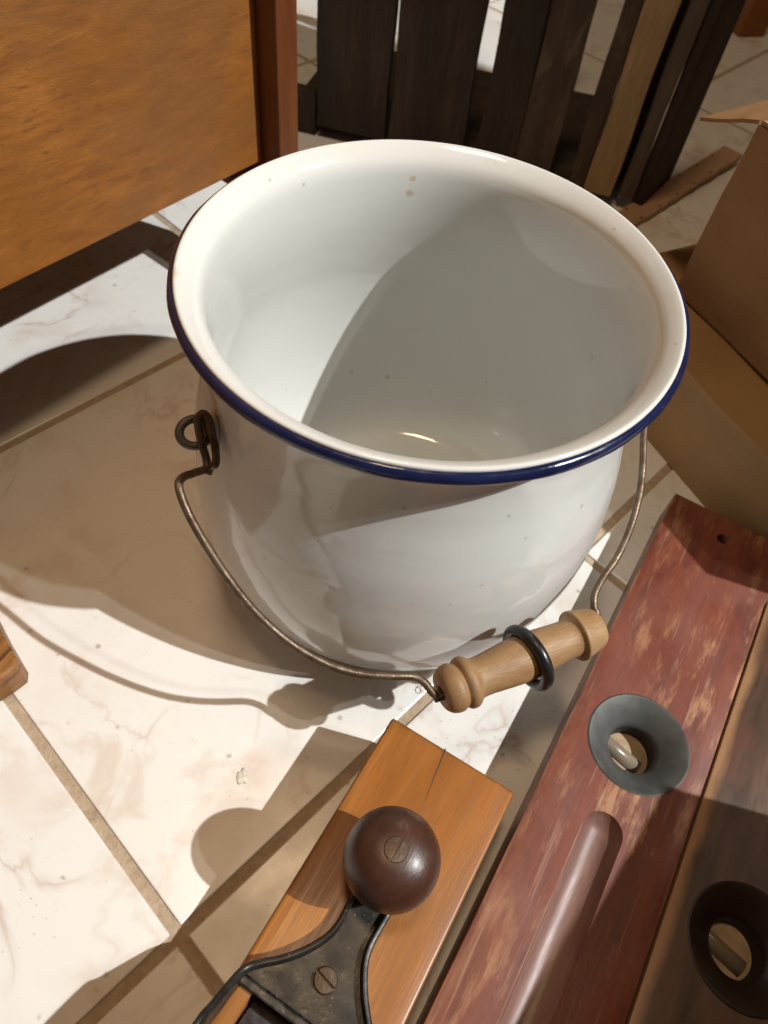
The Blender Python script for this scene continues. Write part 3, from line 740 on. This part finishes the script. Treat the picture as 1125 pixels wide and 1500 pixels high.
# narrow strip on the floor between crate and box
sp = thing('wood_strip', 'narrow brown notched strip lying between crate and cardboard box', 'strip', (0.211, 0.722, 0), R(50.7))
sm = bmesh.new()
NX = 22
top, bot = [], []
for i in range(NX + 1):
    x = -0.02 + 0.222 * i / NX
    top.append((x, 0.0125 + random.uniform(-0.0008, 0.0008)))
    bot.append((x, -0.0125 + random.uniform(-0.0008, 0.0008)))
sme = prism_me(top + bot[::-1], 0.0005, 0.006, 0.0006)
link('board', sme, T['strip'], sp)
sp.rotation_euler = (0, R(-1.5), R(50.7)); sp.location.z = 0.0006
for i in range(6):
    for s in (-1, 1):
        link('nail', lathe_me([(0.0013, 0.0055), (0.0012, 0.0066), (0.0, 0.0069)], 10), T['hole'], sp, loc=(0.0 + i * 0.034, s * 0.0095, 0))

# small foot of some furniture at the back right
ft = thing('furniture_foot', 'orange brown wooden foot at the upper right edge of the floor', 'foot', (0.425, 1.275, 0), R(20))
link('foot_block', box_me(-0.022, 0.022, -0.022, 0.022, 0, 0.05, 0.003), T['oak'], ft)
link('leg', box_me(-0.018, 0.018, -0.018, 0.018, 0.0502, 0.5, 0.003), T['oakpost'], ft)

# striped board at the left edge
zb = thing('striped_board', 'striped brown wooden board with rounded corner at the left edge', 'board', (-0.1895, 0.1425, 0), R(-20))
pl = [(-0.30, 0.10), (-0.30, -0.12), (-0.05, -0.16), (-0.0115, -0.034), (-0.0015, -0.006), (0.0, 0.0), (-0.0035, 0.0045), (-0.024, 0.0135), (-0.12, 0.06)]
link('plank', prism_me(pl, 0.0, 0.022, 0.002, 3), T['zebra'], zb)

# clear drip on the tile, and a curl of fluff by the grip
dm = bmesh.new(); bmesh.ops.create_icosphere(dm, subdivisions=3, radius=1.0)
for v in dm.verts:
    c = v.co; k = 1 + 0.22 * math.sin(5 * c.x + 3 * c.y) + random.uniform(-0.06, 0.06)
    v.co = Vector((c.x * 0.0030 * k, c.y * 0.0042 * k, max(0, c.z) * 0.0004 * k))
dr = link('dried_drip', bm_mesh(dm), T['chip'], None, smooth=True)
dr.location = (-0.0554, 0.1084, 0.0); dr['label'] = 'small clear dried drip on the bright tile'; dr['category'] = 'drip'
fz = [Vector((0.0035 * math.cos(t) * (1 - t / 14), 0.0035 * math.sin(t) * (1 - t / 14), 0.0012 + 0.0006 * t)) for t in [k * 0.35 for k in range(24)]]
fo = link('fluff_curl', tube_me(fz, 0.0002, 6), T['strip'], None, smooth=True)
fo.location = (0.0402, 0.1727, 0.0); fo['label'] = 'tiny curled shaving on the tile below the grip end'; fo['category'] = 'shaving'

# ------------------------------------------------------------------ unseen light blockers, added outside the frame to cast shade into it
tc_ = thing('box_blocker', 'wooden chest out of view, added to shade the brown level', 'blocker', (0.331, 0.107, 0), R(58 - 90))  # unseen box, added to cast the squared shadow on the levels
link('case', box_me(0.0, 0.25, -0.60, 0.0, 0.0, 0.21, 0.002), T['blocker'], tc_)
link('lid', box_me(-0.001, 0.251, -0.601, 0.0, 0.2105, 0.22, 0.002), T['blocker'], tc_)
cb = thing('tall_occluder', 'tall narrow wooden cupboard out of view, added to shade the crate', 'occluder', (0.75, 0.42, 0), 0)  # unseen, added and sized to keep key light off the crate
link('case', box_me(0.0, 0.30, 0.0, 0.15, 0.0, 1.2, 0.003), T['blocker'], cb)
link('front_slab', box_me(-0.006, -0.0005, 0.006, 0.144, 0.05, 1.18, 0.002), T['blocker'], cb)
sb = thing('baffle', 'low wooden sideboard out of view, added to shade the back floor', 'baffle', (0.75, 0.58, 0), 0)  # unseen, added to block key light from the floor at the back right
link('case', box_me(0.0, 0.40, 0.0, 0.85, 0.0, 0.74, 0.003), T['blocker'], sb)
link('front_slab', box_me(-0.006, -0.0005, 0.01, 0.42, 0.05, 0.72, 0.002), T['blocker'], sb)
link('front_slab', box_me(-0.006, -0.0005, 0.43, 0.84, 0.05, 0.72, 0.002), T['blocker'], sb)
